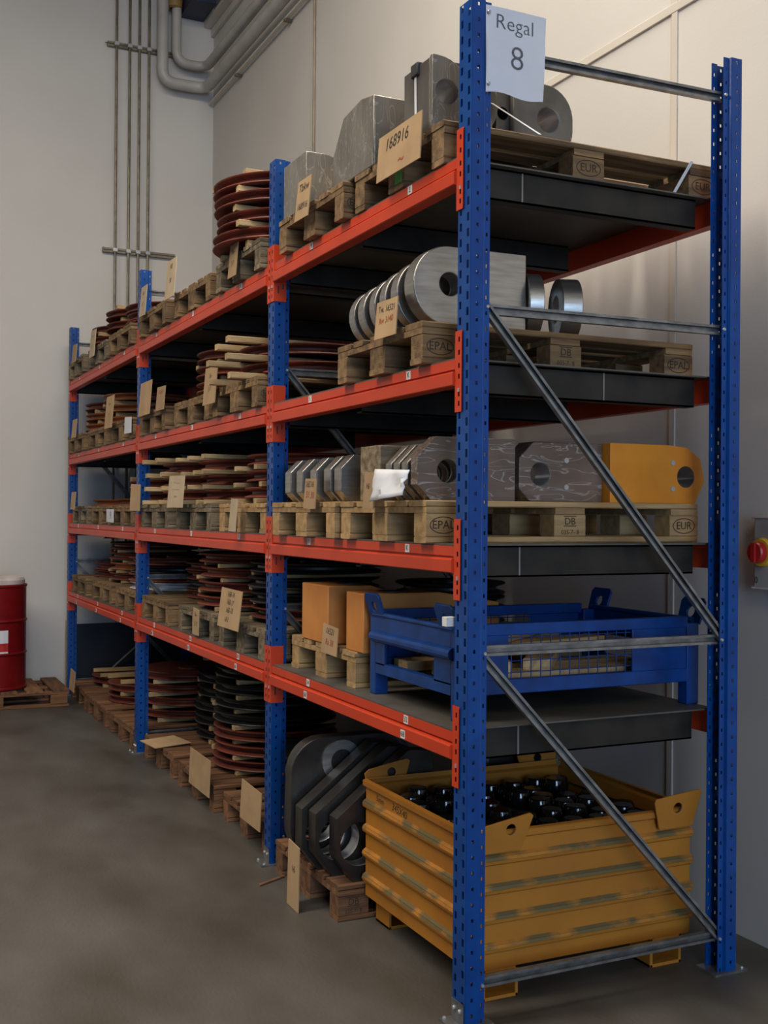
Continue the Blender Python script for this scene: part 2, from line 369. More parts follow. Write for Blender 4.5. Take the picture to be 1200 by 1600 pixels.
for bay in range(3):
    y0, y1 = FR[bay]+WU+.012, FR[bay+1]-.012
    for li, z in enumerate(LV):
        t = thing('shelf_deck', f'grey sheet steel deck lying on the {SH[li]} beams, {BY[bay]}', 'shelf deck', (0, y0, z), None, 'steel shelf decks')
        MB().box(.0, D-.02, 0, y1-y0, .0008, .006).obj('deck_sheet', 'deck', t)
        n = 3
        for k in range(n):
            yy = .03+(y1-y0-.11)*k/(n-1)
            cm = MB().box(.045, D-.10, yy, yy+.006, -.105, .0).box(.045, D-.10, yy, yy+.05, -.006, 0).box(.045, D-.10, yy, yy+.05, -.105, -.099).obj('cross_member', 'dark', t)
            if bay == 0 and k == 0:
                MB().box(.262 if li != 2 else .60, .269 if li != 2 else .607, yy-.002, yy, -.10, -.004).obj('weld_bead', 'weld', cm, bevel=.0015)
# sign on the near post
sg = MB(); nx, nz = 10, 12; sx0, sx1, sz0, sz1 = .046, .272, 2.962, 3.240
def sign_y(u, v): return -.006-.005*math.sin(u*3.0)*(1-.5*v)-.002*math.sin(v*5)
vs = []; fs = []
for j in range(nz+1):
    for i in range(nx+1):
        u, v = i/nx, j/nz
        vs.append((sx0+(sx1-sx0)*u-.012*u*(1-v), sign_y(u, v), sz0+(sz1-sz0)*v-.002*u+(.006*math.sin(u*7))*(1-v)))
for j in range(nz):
    for i in range(nx): a = j*(nx+1)+i; fs.append((a, a+1, a+nx+2, a+nx+1))
sg.add(vs, fs)
sgn = thing('paper_sign', 'white paper sign reading Regal 8 bolted to the nearest blue post', 'sign', (0, 0, 0))
sg.obj('sheet', 'paper', sgn)
THIN = -.012
for (t, x, z, sz) in (('Regal', .152, 3.190, .068), ('8', .158, 3.080, .110)):
    m = MB().text(t, (x, 0, z), sz, EX_NEAR, 0, -.03)
    m.v = [(a, sign_y(min(1, max(0, (a-sx0)/(sx1-sx0))), (c-sz0)/(sz1-sz0))-.0016, c) for a, b, c in m.v]
    m.obj('lettering', 'gtext', sgn)
THIN = 0
for z in (3.215, 2.988): link('fixing_bolt', bolt_me, sgn, (.054, -.008, z), (math.pi/2, 0, 0))

# ---------------------------------------------------------------- pallets
PW, PL = .72, 1.15
def box_me(name, m, dx, dy, dz, bev=.004):
    b = bev; mb = MB(); vs = []
    x, y, z = dx/2, dy/2, dz/2
    # chamfered box along its top and bottom long edges
    pr = [(-y+b, -z), (y-b, -z), (y, -z+b), (y, z-b), (y-b, z), (-y+b, z), (-y, z-b), (-y, -z+b)]
    mb.prism(pr, 'x', -x, x)
    return mb.mesh(name, m, False)
_pm = {}
def pallet_parts(m):
    if m not in _pm:
        _pm[m] = dict(w=box_me('top_board', m, PL, .128, .021), n=box_me('top_board', m, PL, .090, .021),
            s=MB().box(-.0625, .0625, -PW/2, PW/2, -.0105, .0105).mesh('stringer_board', m, False),
            bc=box_me('block', m, .132, .088, .078), bm=box_me('block', m, .132, .128, .078),
            on=box_me('bottom_board', m, PL, .088, .021), ow=box_me('bottom_board', m, PL, .128, .021))
    return _pm[m]
STAMP = {}
def stamp(kind, axes):
    k = (kind, axes[0].x)
    if k not in STAMP:
        mb = MB()
        if kind in ('EPAL', 'EUR'):
            mb.ring((0, 0, 0), .052, .029, .003, axes, 0).text(kind, (0, 0, 0), .040, axes, 0)
        elif kind == 'DB':
            mb.text('DB', (0, 0, .014), .036, axes, 0).text('035-7- 8', (0, 0, -.024), .022, axes, 0)
            for (a, b) in ((.031, .0), (-.003, .0)): mb.add([Vector((0, 0, 0))+axes[0]*x+axes[1]*(a+y)+axes[0].cross(axes[1])*.0008 for x, y in ((-.026, 0), (.026, 0), (.026, .003), (-.026, .003))], [(0, 1, 2, 3)])
        STAMP[k] = mb.mesh('stamp', 'stamp', False)
    return STAMP[k]
def pallet(x, y, z, label, m='wood', stamps=None, rz=0, green=False, card=False):
    """x,y = front near corner; long side runs into the rack"""
    t = thing('wooden_pallet', label, 'pallet', (x+PL/2, y+PW/2, z), (0, 0, rz), 'wooden pallets')
    p = pallet_parts(m); ys = [-PW/2+.064, -PW/4+.018, 0, PW/4-.018, PW/2-.064]
    for i, yy in enumerate(ys): link('top_board', p['w' if i % 2 == 0 else 'n'], t, (random.uniform(-.004, .004), yy, .1335))
    for xx in (-PL/2+.0635, 0, PL/2-.0635): link('stringer_board', p['s'], t, (xx, 0, .1115))
    for i, yy in enumerate((-PW/2+.044, 0, PW/2-.044)):
        link('bottom_board', p['ow' if i == 1 else 'on'], t, (0, yy, .0105))
        for j, xx in enumerate((-PL/2+.067, 0, PL/2-.067)):
            b = link('block', p['bm' if i == 1 else 'bc'], t, (xx+random.uniform(-.003, .003), yy+(0 if i == 1 else random.uniform(-.0005, .0005)), .0605))
            if stamps and i == 0 and j < len(stamps) and stamps[j]: link('stamp', stamp(stamps[j], EX_NEAR), b, (0, -.0445, 0))
            if green and i == 1 and j == 0: MB().box(-.0675, -.066, -.045, .01, -.039, .039).obj('green_mark', 'green', b)
    return t
def card(pos, w, h, label, lines=(), m='card', lean=.10, rz=0, off=.004, cat='card', name='cardboard_tag'):
    """sheet facing the aisle; pos = bottom middle"""
    mb = MB().prism([(-w/2, 0), (w/2, random.uniform(0, .006)), (w/2-.002, h), (-w/2+.003, h-random.uniform(0, .012))], 'x', 0, .004)
    for (t, dy, dz, sz, ink) in lines: mb.text(t, (0, dy, h*dz), sz, EX_FRONT, ink, random.uniform(-.06, .02), .15)
    return mb.obj(name, [m, 'ink', 'inkr'], loc=pos, rot=(0, lean, rz), label=label, cat=cat, group='cardboard tags')
PH = .144
def slots(bay): return [.165, .945] if bay == 0 else [FR[bay]+WU+.065, FR[bay]+WU+.925, FR[bay]+WU+1.775]
SLN = {0: ['near', 'far'], 1: ['near', 'middle', 'far'], 2: ['near', 'middle', 'far']}
SL1 = ['the floor', 'the lowest shelf', 'the second shelf', 'the third shelf', 'the top shelf']
def zl(l): return 0 if l == 0 else ZD[l-1]
WD = {'wood': 'brown', 'woodg': 'grey weathered', 'woodn': 'pale', 'woodb': 'dark brown'}
def put(bay, lev, s, m, x=-.02, dy=0, rz=0, **k):
    return pallet(x, slots(bay)[s]+dy, zl(lev), f'{WD[m]} wooden pallet, {SLN[bay][s]} place on {SL1[lev]}, {BY[bay]}', m, rz=rz, **k)
# near bay
put(0, 4, 0, 'wood', -.01, stamps=['', 'EUR', 'EUR'], green=True); put(0, 4, 1, 'wood', -.035, stamps=['EPAL'])
put(0, 3, 0, 'wood', -.035, .10, stamps=['EPAL', 'DB', 'EPAL'])
put(0, 2, 0, 'woodn', -.03, .07, stamps=['EPAL', 'DB', 'EUR']); put(0, 2, 1, 'woodn', -.04, .05)
put(0, 1, 1, 'woodn', .06, .06)
put(0, 0, 1, 'woodb', 0, .08, stamps=['DB'])
# middle and far bay
MAPW = {(1, 4): ('woodg', 'wood', 'wood'), (1, 3): ('wood', 'wood', 'wood'), (1, 2): ('woodn', 'woodg', 'woodg'), (1, 1): ('woodg', 'woodg', 'wood'), (1, 0): ('woodb', 'woodb', 'woodb'),
        (2, 4): ('wood', 'woodg', 'woodg'), (2, 3): ('wood', 'wood', 'wood'), (2, 2): ('wood', 'wood', 'woodg'), (2, 1): ('wood', 'wood', 'wood'), (2, 0): ('woodb', 'woodb', 'woodb')}
for (b, l), ms in MAPW.items():
    for s in range(3):
        put(b, l, s, ms[s], {0: .03 if b == 1 else 0, 1: .02, 2: .01, 3: -.02, 4: -.03}[l]+random.uniform(-.015, .015), random.uniform(-.02, .02), random.uniform(-.015, .015),
            stamps=['EPAL'] if (b, l, s) in ((1, 3, 1), (1, 3, 0), (2, 1, 0)) else None)

# ---------------------------------------------------------------- sheaves and battens
_sh = {}
def sheave_me(R, m, t=.058):
    k = (R, m)
    if k not in _sh:
        g = .040
        pr = [(.045, .004), (.085, .004), (.085, .012), (R-.09, .016), (R-.045, .004), (R-.006, .002), (R, .006), (R-.004, .012), (R-g, t/2-.006), (R-g, t/2+.006), (R-.004, t-.012), (R, t-.006), (R-.006, t-.002), (R-.045, t-.004), (R-.09, t-.016), (.085, t-.012), (.085, t), (.045, t)]
        _sh[k] = MB().lathe(pr, n=44, close=True).mesh('sheave', m)
    return _sh[k]
_bt = {}
def batten_me(L, w=.045, h=.030):
    if (L, h) not in _bt: _bt[(L, h)] = box_me('batten', 'batten', L, w, h, .003)
    return _bt[(L, h)]
OR = ['lowest', 'second', 'third', 'fourth', 'fifth', 'sixth', 'seventh', 'eighth', 'ninth']
CN = {'rust': 'rust-red', 'rusto': 'orange-brown', 'blackm': 'black', 'silver': 'silver'}
def stack(bay, lev, s, cx, R, ms, bat=True, dy=0, z0=None, top=True, bl=.85, bx=None, first=True, jit=.012, bh=.030, nb=2):
    cy = slots(bay)[s]+PW/2+dy; z = (zl(lev)+PH+.001) if z0 is None else z0
    where = f'{SLN[bay][s]} pallet, {SL1[lev][4:]}, {BY[bay]}'
    bx0 = cx-R+.05 if bx is None else bx
    def bat2(q, which):
        for k, d in enumerate((-.17, .17) if nb == 2 else (-.24, .24, 0)):
            L = bl*random.choice((.9, 1, 1.05)); L = round(L, 2)
            link('wooden_batten', batten_me(L, .045, bh), None, (bx0+random.uniform(-.03, .03)+L/2, cy+d*R/.36+random.uniform(-.03, .03), q+bh/2+.0001), (0, 0, random.uniform(-.05, .05)),
                 f'{("near", "far", "middle")[k]} pale batten {which}, {where}', 'batten', 'wooden battens')
    if bat and first: bat2(z, 'under the sheave stack'); z += bh+.0005
    for i, m in enumerate(ms):
        link('rope_sheave', sheave_me(R, m), None, (cx+random.uniform(-jit, jit), cy+random.uniform(-jit, jit), z), (0, 0, random.uniform(0, 6)),
             f'{CN[m]} grooved sheave, {OR[i]} in stack on {where}', 'sheave', 'grooved sheaves')
        z += .0585
        if bat and (i < len(ms)-1 or top): bat2(z, f'over the {OR[i]} sheave'); z += bh+.0005
    return z
r, o_, k_, w_ = 'rust', 'rusto', 'blackm', 'silver'
# middle bay
stack(1, 4, 0, .27, .38, [r]*4, bl=.72, dy=.04, bx=-.05)
stack(1, 4, 1, .42, .34, [r], bat=False)
stack(1, 3, 0, .38, .36, [r, r], bl=.95, bx=-.10)
stack(1, 3, 1, .40, .36, [r, r, r], bl=.75, top=False, bx=.10)
stack(1, 3, 2, .55, .30, [r], bat=False)
stack(1, 2, 0, .42, .36, [r, r, r], bl=.9, bx=.04, bh=.024, top=False); stack(1, 2, 1, .42, .36, [r, r, r], bl=.9, bx=-.0, nb=3, bh=.024); stack(1, 2, 2, .42, .36, [r, r, r], bl=.9, bx=-.02, bh=.028)
stack(1, 1, 0, .42, .34, [r, k_, k_, k_], bl=.6, top=False, bh=.018); stack(1, 1, 1, .42, .36, [r, r, r, r], bl=.5, top=False, bh=.022); stack(1, 1, 2, .55, .34, [r, k_, r, r], bat=False)
stack(1, 0, 0, .45, .28, [r, r, k_], bl=.55, top=False); stack(1, 0, 1, .52, .36, [r, r, r, k_, k_, k_, k_], bl=.7, top=False, bh=.026); stack(1, 0, 2, .62, .33, [k_]*5, bl=.8, top=False)
# far bay
stack(2, 4, 0, .36, .34, [r, r, r], bat=False, z0=zl(4)+PH+.001); stack(2, 4, 1, .42, .36, [r, r, r], bl=.7); stack(2, 4, 2, .46, .36, [r, r, r], bl=.6, top=False)
stack(2, 3, 0, .50, .34, [r, r], bat=False); stack(2, 3, 1, .40, .36, [o_, o_, o_], bl=.6, top=False); stack(2, 3, 2, .42, .36, [o_, o_, r], bl=.6, top=False)
stack(2, 2, 0, .42, .36, [r, r], bl=.8); stack(2, 2, 1, .5, .36, [o_], bl=.6, top=False, first=False); stack(2, 2, 2, .5, .36, [o_], bl=.6, top=False, first=False)
stack(2, 1, 0, .42, .36, [w_, r, k_, r], bat=False); stack(2, 1, 1, .45, .36, [r, o_, r, r], bl=.6, top=False, bh=.02); stack(2, 1, 2, .5, .36, [r, r], bat=False)
stack(2, 0, 0, .50, .36, [r, r, r, r], bl=.7, top=False); stack(2, 0, 1, .45, .36, [r, r], bl=.7, first=False); stack(2, 0, 2, .5, .36, [r], bl=.7, top=True)

# ---------------------------------------------------------------- near bay, top shelf loads
zt = ZD[3]+PH+.001
def rounded_bar(x0, x1, z0, z1):  # x-z outline, flat at x0, rounded at x1
    R_ = (z1-z0)/2
    return [(x0, z0)]+circ((x1-R_, z0+R_), R_, -90, 90, 16)+[(x0, z1)]
lg = thing('forged_lug', 'grey forged steel lug with flat end and round eye, beside the nearest post, top shelf', 'lug', (0, .27, zt))
MB().holed(rounded_bar(0, .15, 0, .255), (.055, .135), .042, 'y', 0, .022).obj('eye_boss', ['film', 'bore'], lg, bevel=.003)
MB().holed(rounded_bar(0, .27, 0, .25), (.055, .135), .042, 'y', .022, .215).obj('body', ['steeld', 'bore'], lg, bevel=.004)
MB().strip((-.002, .115, .0), (-.002, .125, .252), (0, 1, 0), .016, (-1, 0, 0), .001).strip((-.003, .125, .256), (.20, .125, .256), (0, 1, 0), .016, (0, 0, 1), .001).obj('strap', 'strap', lg)
MB().box(-.010, .03, .095, .15, .215, .262).obj('edge_guard', 'rub', lg, bevel=.006)
lg2 = thing('forged_lug', 'dark forged lug with round eye hanging behind the Regal 8 sign, top shelf', 'lug', (.24, .30, zt))
pl_ = [(.10, 0)]+circ((.265, .085), .085, -70, 0, 6)+circ((.235, .125), .115, 0, 90, 10)+[(.10, .24)]
MB().holed(pl_, (.245, .115), .045, 'y', 0, .20).obj('body', ['steeld', 'bore'], lg2, bevel=.004)
MB().holed([(.045, 0), (.10, 0), (.10, .225), (.045, .225)], (.073, .12), .022, 'y', .03, .20).obj('spacer', ['steeld', 'rub'], lg2, bevel=.004)
MB().strip((.24, .285, zt+.13), (.36, .162, zt+.002), (1, 0, 0), .012, (0, -1, .3), .001).obj('packing_strap', 'strap', lg2.parent, label='white packing strap slanting across the eye behind the paper sign', cat='strap', group='packing straps')
MB().strip((1.02, .164, zt+.003), (.93, .160, zt-PH+.012), (1, 0, 0), .014, (0, -1, 0), .001).obj('packing_strap', 'strap', label='white packing strap slanting over the pallet edge near the rear post, top shelf', cat='strap', group='packing straps')
MB().prism([(.0, 0), (.12, .002), (.10, .10), (.06, .17), (.02, .12)], 'y', -.02, .0).obj('torn_film', 'film', loc=(.11, .268, zt), label='crumpled clear wrapping film beside the nearest post, top shelf', cat='film', bevel=.004)
oc = MB().prism([(0, 0), (.39, 0), (.40, .13), (.29, .265), (.12, .285), (0, .265)], 'x', 0, .30)
oc.obj('steel_block', 'film', loc=(-.01, .72, zt), bevel=.006, label='film-wrapped grey steel block with chamfered corner, middle of the near bay top shelf', cat='steel block')
lg3 = thing('forged_lug', 'film-wrapped grey lug with rounded end beside the second post, top shelf', 'lug', (-.03, 1.36, zt))
MB().prism(rounded_bar(0, .20, 0, .235), 'y', 0, .27).obj('body', 'film', lg3, bevel=.004)
card((-.055, .425, zt-.11), .345, .165, 'brown cardboard tag lettered 168916 below the strapped lug', [('168916', .02, .72, .062, 1), ('~', -.02, .25, .08, 2)], lean=.06)
card((-.075, 1.30, zt-.075), .155, .175, 'brown cardboard tag leaning on the lug beside the second post', [('Tbkw', .0, .78, .05, 1), ('168916', 0, .32, .04, 1)], lean=.10)

# near bay, third shelf: round-ended plates
zt = ZD[2]+PH+.001
def eyeplate(y, th, R_, x0, L, nm, m='steel', hole=.04):
    pl_ = circ((R_, R_), R_, 90, 270, 20)+[(L, 0), (L, 2*R_)]
    return MB().holed(pl_, (R_*1.02, R_*1.05), hole, 'y', 0, th).obj('eye_plate', [m, 'bore'], loc=(x0, y, zt), bevel=.003, label=nm, cat='steel plate', group='round-ended eye plates')
eyeplate(.33, .075, .138, -.035, .45, 'shiny round-ended steel plate with eye hole, nearest of the row, third shelf')
for i, (y, th, R_) in enumerate(((.47, .055, .128), (.575, .05, .122), (.67, .05, .116), (.775, .055, .112), (.87, .05, .108))):
    eyeplate(y, th, R_, -.03+i*.003, .36, f'round-ended steel plate, {OR[i+1]} from the nearest post in the third shelf row', hole=.03)
for (x, y, th, rz, nm) in ((.60, .42, .075, -.33, 'thick steel ring standing on edge, rearmost on the third shelf'), (.445, .40, .055, -.33, 'thick steel ring standing just behind the round-ended plates, third shelf')):
    MB().holed(circ((0, .112), .112, 0, 360, 32)[:-1], (0, .112), .05, 'x', 0, th).obj('steel_ring', ['steel', 'bore'], loc=(x, y, zt), rot=(0, 0, rz), bevel=.003, label=nm, cat='ring', group='steel rings')
MB().box(.53, .60, .56, .66, 0, .205).obj('steel_bar_end', 'steel', loc=(0, 0, zt), bevel=.003, label='flat machined steel piece between the two rings, third shelf', cat='steel block')
card((-.068, .49, zt-.03), .175, .135, 'cardboard tag with black and red writing leaning on the round-ended plates', [('Tw. 16521', 0, .76, .032, 1), ('Rw 3140', 0, .46, .032, 2)], lean=.08)

# near bay, second shelf: chamfered plates
zt = ZD[1]+PH+.001
def chplate(y, th, x0, x1, nm, m, h=.215, end=0, hole=True, hc=None, pins=False, c=.07):
    if end == 0: pl_ = [(x0+c*.75, 0), (x1, 0), (x1, h), (x0+c, h), (x0, h-c), (x0, c*.75)]; hx = x0+.12
    else: pl_ = [(x0, 0), (x1-.045, 0), (x1, .085), (x1-.02, h*.78), (x1-.085, h*.97), (x1-.17, h), (x0, h)]; hx = x1-.09
    t = thing('chamfered_plate', nm, 'steel plate', (0, y, zt), None, 'chamfered steel plates')
    if hole: MB().holed(pl_, (hx if hc is None else hc, h*.46), .041, 'y', 0, th).obj('plate', [m, 'bore'], t, bevel=.003)
    else: MB().prism(pl_, 'y', 0, th).obj('plate', m, t, bevel=.003)
    if pins:
        px_ = hx-.062 if end else hx+.08
        for zz in (h*.25, h*.70): MB().lathe([(0, -.003), (.010, -.003), (.011, .001)], ax='y', n=12).obj('pin', 'bolt', t, loc=(px_, 0, zz))
    return t
chplate(.30, .05, -.03, .355, 'brown film-wrapped steel plate with eye hole behind the nearest post, second shelf', 'filmb', .218, hc=.085)
for i, y in enumerate((.40, .465, .53)): chplate(y, .045, -.02, .34, f'film-wrapped chamfered plate, {OR[i+1]} behind the nearest post, second shelf', 'film', .20)
chplate(.32, .10, .385, .745, 'brown film-wrapped plate with eye hole left of the orange plate', 'filmb', .215, pins=True, c=.06, hc=.475)
chplate(.28, .12, .75, 1.19, 'bright orange painted steel plate with eye hole by the rear post', 'yellow', .218, end=1, pins=True)
for i, y in enumerate((.98, 1.09, 1.24, 1.40, 1.54)):
    chplate(y, .07, -.02, .45, f'bare machined chamfered plate, {OR[i] if i else "nearest"} of five beside the second post, second shelf', 'steel', .185, hole=(i == 0), c=.055)
MB().box(-.005, .15, .655, .83, 0, .205).obj('wooden_spacer', 'woodg', loc=(0, 0, zt), bevel=.004, label='upright wooden spacer block between the two plate groups, second shelf', cat='wood block')
card((-.072, 1.19, zt-.03), .13, .125, 'cardboard tag with red writing leaning on the bare chamfered plates', [('16516', .01, .8, .036, 1), ('51 30', 0, .45, .04, 2)], lean=.07)
card((-.078, .60, zt-.03), .09, .135, 'narrow cardboard tag tucked behind the white paper bag, second shelf', [('16', .01, .6, .03, 1)], lean=.06)
pb = MB(); nx, nz = 8, 6; vs = []; fs = []
for j in range(nz+1):
    for i in range(nx+1):
        u, v = i/nx, j/nz; vs.append((.03*v+.006*math.sin(u*9+v*4)+random.uniform(-.006, .006), -(u-.5)*.27, v*.115*(1-.1*u)+(.02*u*(1-v))))
for j in range(nz):
    for i in range(nx): a = j*(nx+1)+i; fs.append((a, a+1, a+nx+2, a+nx+1))
pbo = pb.add(vs, fs).obj('paper_bag', 'paper', loc=(-.105, .40, zt-.005), label='crumpled white paper sheet leaning on the wrapped plates, second shelf', cat='paper'); solid(pbo, .003)

# near bay, lowest shelf: amber blocks, blue crate
zt = ZD[0]+PH+.001
for (x, y, dx, dy, h, nm) in ((.055, 1.285, .36, .30, .245, 'amber painted steel block by the second post, lowest shelf'), (.065, .945, .62, .17, .235, 'amber painted steel block directly behind the blue crate, lowest shelf')):
    b = thing('painted_block', nm, 'steel block', (x, y, zt))
    MB().prism([(0, 0), (dx, 0), (dx, h*.80), (dx*.55, h), (0, h)], 'y', 0, dy).obj('body', 'amber', b, bevel=.004)
    MB().prism(circ((.16, dy*.5), .055, 0, 360, 20)[:-1], 'z', h, h+.004).obj('top_disc', 'ink', b)
card((.035, 1.23, zt-.035), .165, .125, 'cardboard tag with red writing in front of the amber block', [('16521', .0, .76, .036, 1), ('Ra 38', 0, .4, .036, 2)], lean=.08)
for i in range(3): link('rope_sheave', sheave_me(.25, k_), None, (.70, 1.40, zt+.07+i*.062), None, f'black grooved sheave, {OR[i]} of three behind the amber blocks, lowest shelf', 'sheave', 'grooved sheaves')
MB().box(.50, .90, 1.25, 1.55, 0, .068).obj('wooden_support', 'woodb', loc=(0, 0, zt), label='dark wooden support under the black sheaves behind the amber blocks', cat='wood block', bevel=.004)
MB().box(-.02, .014, .105, .135, 1.26, 1.29).obj('paper_scrap', 'sticker', loc=(0, 0, 0), label='small white scrap stuck under the bracket of the nearest post', cat='paper')
zc = ZD[0]
bc = thing('steel_crate', 'blue steel stacking crate with lifting lugs and mesh side, lowest shelf', 'crate', (.07, .19, zc))
CX, CY = 1.02, .70
for ix, px_ in enumerate((0, CX)):
    for iy, py_ in enumerate((0, CY)):
        sx = 1 if ix == 0 else -1; sy = 1 if iy == 0 else -1
        MB().box(min(px_, px_+sx*.055), max(px_, px_+sx*.055), py_-.002 if sy > 0 else py_-.05, py_+.05 if sy > 0 else py_+.002, 0, .30).obj('corner_post', 'bluec', bc, bevel=.004)
        # flared lifting lug with a hole, leaning outwards
        q = MB().holed([(-.062, 0), (.062, 0), (.066, .085), (.052, .10), (-.052, .10), (-.066, .085)], (0, .045), .021, 'x', 0, .010)
        lo = q.obj('lifting_lug', ['bluec', 'bluec'], bc, loc=(px_, py_+sy*.062, .295), rot=(0, -sx*.30, 0), bevel=.002)
def crate_front(x, sx):
    m = MB(); m.box(x, x+.004*sx if sx > 0 else x, .05, CY-.05, .215, .31) if sx > 0 else m.box(x-.004, x, .05, CY-.05, .215, .31)
    m.cyl((x+.004*sx, .03, .31), (x+.004*sx, CY-.03, .31), .010); m.cyl((x, .03, .225), (x, CY-.03, .225), .022)
    m.box(*sorted((x, x+.03*sx)), .05, CY-.05, .085, .125); m.box(*sorted((x, x+.008*sx)), .05, .17, .12, .215); m.box(*sorted((x, x+.008*sx)), CY-.13, CY-.05, .12, .215)
    return m.obj('end_panel', 'bluec', bc)
crate_front(0, 1); crate_front(CX, -1)
for y, sy in ((0, 1), (CY, -1)):
    m = MB(); m.box(.05, CX-.05, *sorted((y, y+.03*sy)), .285, .325); m.box(.05, CX-.05, *sorted((y, y+.03*sy)), .085, .135)
    m.box(.05, .20, *sorted((y+.004*sy, y+.01*sy)), .13, .29); m.box(CX-.30, CX-.05, *sorted((y+.004*sy, y+.01*sy)), .13, .29)
    m.obj('side_frame', 'bluec', bc, bevel=.003)
    for k in range(14): MB().cyl((.215+k*.04, y+.012*sy, .13), (.215+k*.04, y+.012*sy, .29), .0022, 6).obj('mesh_wire', 'bluec', bc)
    for k in range(4): MB().cyl((.19, y+.014*sy, .155+k*.04), (CX-.29, y+.014*sy, .155+k*.04), .0018, 6).obj('mesh_wire', 'bluec', bc)
MB().box(.01, CX-.01, .01, CY-.01, .095, .102).obj('crate_floor', 'dark', bc)
for i, (x, y, L, rz, z_, w) in enumerate(((.50, .14, .80, .02, .103, .10), (.52, .35, .80, -.03, .103, .11), (.46, .56, .80, .02, .103, .11), (.56, .33, .60, .9, .145, .10), (.30, .36, .56, 1.25, .145, .10), (.50, .30, .66, .22, .187, .10), (.46, .57, .60, .03, .187, .10), (.40, .38, .50, .65, .229, .16))):
    link('timber_piece', box_me('timber', 'batten', L, w, .040, .003), None, (.07+x, .19+y, zc+z_+.0205), (0, 0, rz), f'loose pale timber piece inside the blue crate, {OR[i]} of the pile', 'timber', 'timber pieces in the blue crate')

# near bay, floor: yellow crate with pins
yc = thing('ribbed_steel_crate', 'yellow ribbed steel crate on feet on the floor beside the nearest post', 'crate', (.11, .15, 0))
YX, YY, YB, YT = .91, .85, .105, .565
def ribbed(L, inner):
    """profile (depth, z) of a corrugated wall, outward = positive depth"""
    p = [(0, YB), (0, .150)]
    for zz in (.175, .272, .370, .468): p += [(0, zz-.016), (.014, zz-.008), (.017, zz+.002), (.013, zz+.012), (0, zz+.020)]
    p += [(0, .535), (.014, .543), (.016, .562), (0, YT)]
    return p
PR = ribbed(1, 0)
def wall_profile(axis, pos, sgn, a0, a1):
    mb = MB(); pts = [(pos+sgn*d, z) for d, z in PR]; vs = []
    for q in (a0, a1): vs += [((d, q, z) if axis == 'x' else (q, d, z)) for d, z in pts]
    n = len(pts)
    for i in range(n-1):
        worn = 1 if (.006 < PR[i][0] or .006 < PR[i+1][0]) and PR[i][1] < .50 and PR[i+1][1] > PR[i][1] and PR[i][0] >= PR[i+1][0] else 0
        mb.add([vs[i], vs[i+1], vs[n+i+1], vs[n+i]], [(0, 1, 2, 3)], worn)
    return mb
for nm, ax, pos, sg, a0, a1 in (('front', 'x', 0, -1, 0, YY), ('rear', 'x', YX, 1, 0, YY), ('near', 'y', 0, -1, 0, YX), ('far', 'y', YY, 1, 0, YX)):
    o = wall_profile(ax, pos, sg, a0, a1).obj('ribbed_wall', ['crate', 'cratew'], yc); solid(o, .004)
    o.data.polygons.foreach_set('use_smooth', [False]*len(o.data.polygons))
MB().text('345X40', (-.002, .55, .508), .040, EX_FRONT, 0, -.06, .2).text('5mm', (-.002, .72, .510), .034, EX_FRONT, 0, -.06, .2).obj('handwriting', 'stamp', yc)
MB().box(.01, YX-.01, .01, YY-.01, YB, YB+.008).obj('crate_floor', 'crate', yc)
for y, sy in ((0, -1), (YY, 1)):
    for x, fl in ((.125, 1), (YX-.085, -1)):
        # trapezoid stacking lug with a hole
        pl_ = [(-.075, .0), (.075, .0), (.105 if fl < 0 else .10, .13), (.09, .135), (-.10, .115), (-.105, .10)] if fl < 0 else [(-.105, 0), (.045, 0), (.085, .115), (.072, .125), (-.10, .095), (-.12, .08)]
        MB().holed(pl_, (0, .075), .019, 'y', 0, .008).obj('stacking_lug', ['crate', 'cratew'], yc, loc=(x, y+sy*.020-(.008 if sy < 0 else 0), YT-.065), rot=(sy*-.12, 0, 0), bevel=.002)
for ix, x in enumerate((.04, YX-.175)):
    for iy, y in enumerate((.0, YY-.13)):
        m = MB(); t = .012
        m.box(x, x+t, y, y+.12, 0, YB); m.box(x+.14-t, x+.14, y, y+.12, 0, YB); m.box(x, x+.14, y, y+.12, 0, t); m.box(x, x+.14, y, y+.12, YB-t, YB)
        m.obj('foot', 'crate', yc, bevel=.002)
pp = [(0, .352), (.034, .352)]
for q in range(3):
    zt_ = .348-.07*q; pp += [(.038, zt_), (.0415, zt_-.012), (.0435, zt_-.028), (.044, zt_-.044), (.0425, zt_-.056), (.037, zt_-.063)]
pp += [(.042, .13), (.042, 0), (0, 0)]
pin_me = MB().lathe(pp, n=24).mesh('pin', 'black')
for i in range(8):
    for j in range(7):
        x = .11+.065+i*.111+(.02 if j % 2 else 0); y = .15+.075+j*.112
        if x > .11+YX-.05: continue
        o = link('steel_pin', pin_me, None, (x, y, .161), None, f'glossy black pin in the yellow crate, {OR[i].replace("lowest", "first")} from front, {OR[j].replace("lowest", "first")} row from near wall', 'pin', 'black pins in the yellow crate')
        o.scale = (1, 1, random.uniform(.96, 1.10))
MB().box(.125, 1.005, .165, .985, YB+.009, .160).obj('filler_board', 'woodb', loc=(0, 0, 0), label='brown filler board lying under the black pins in the yellow crate', cat='board')
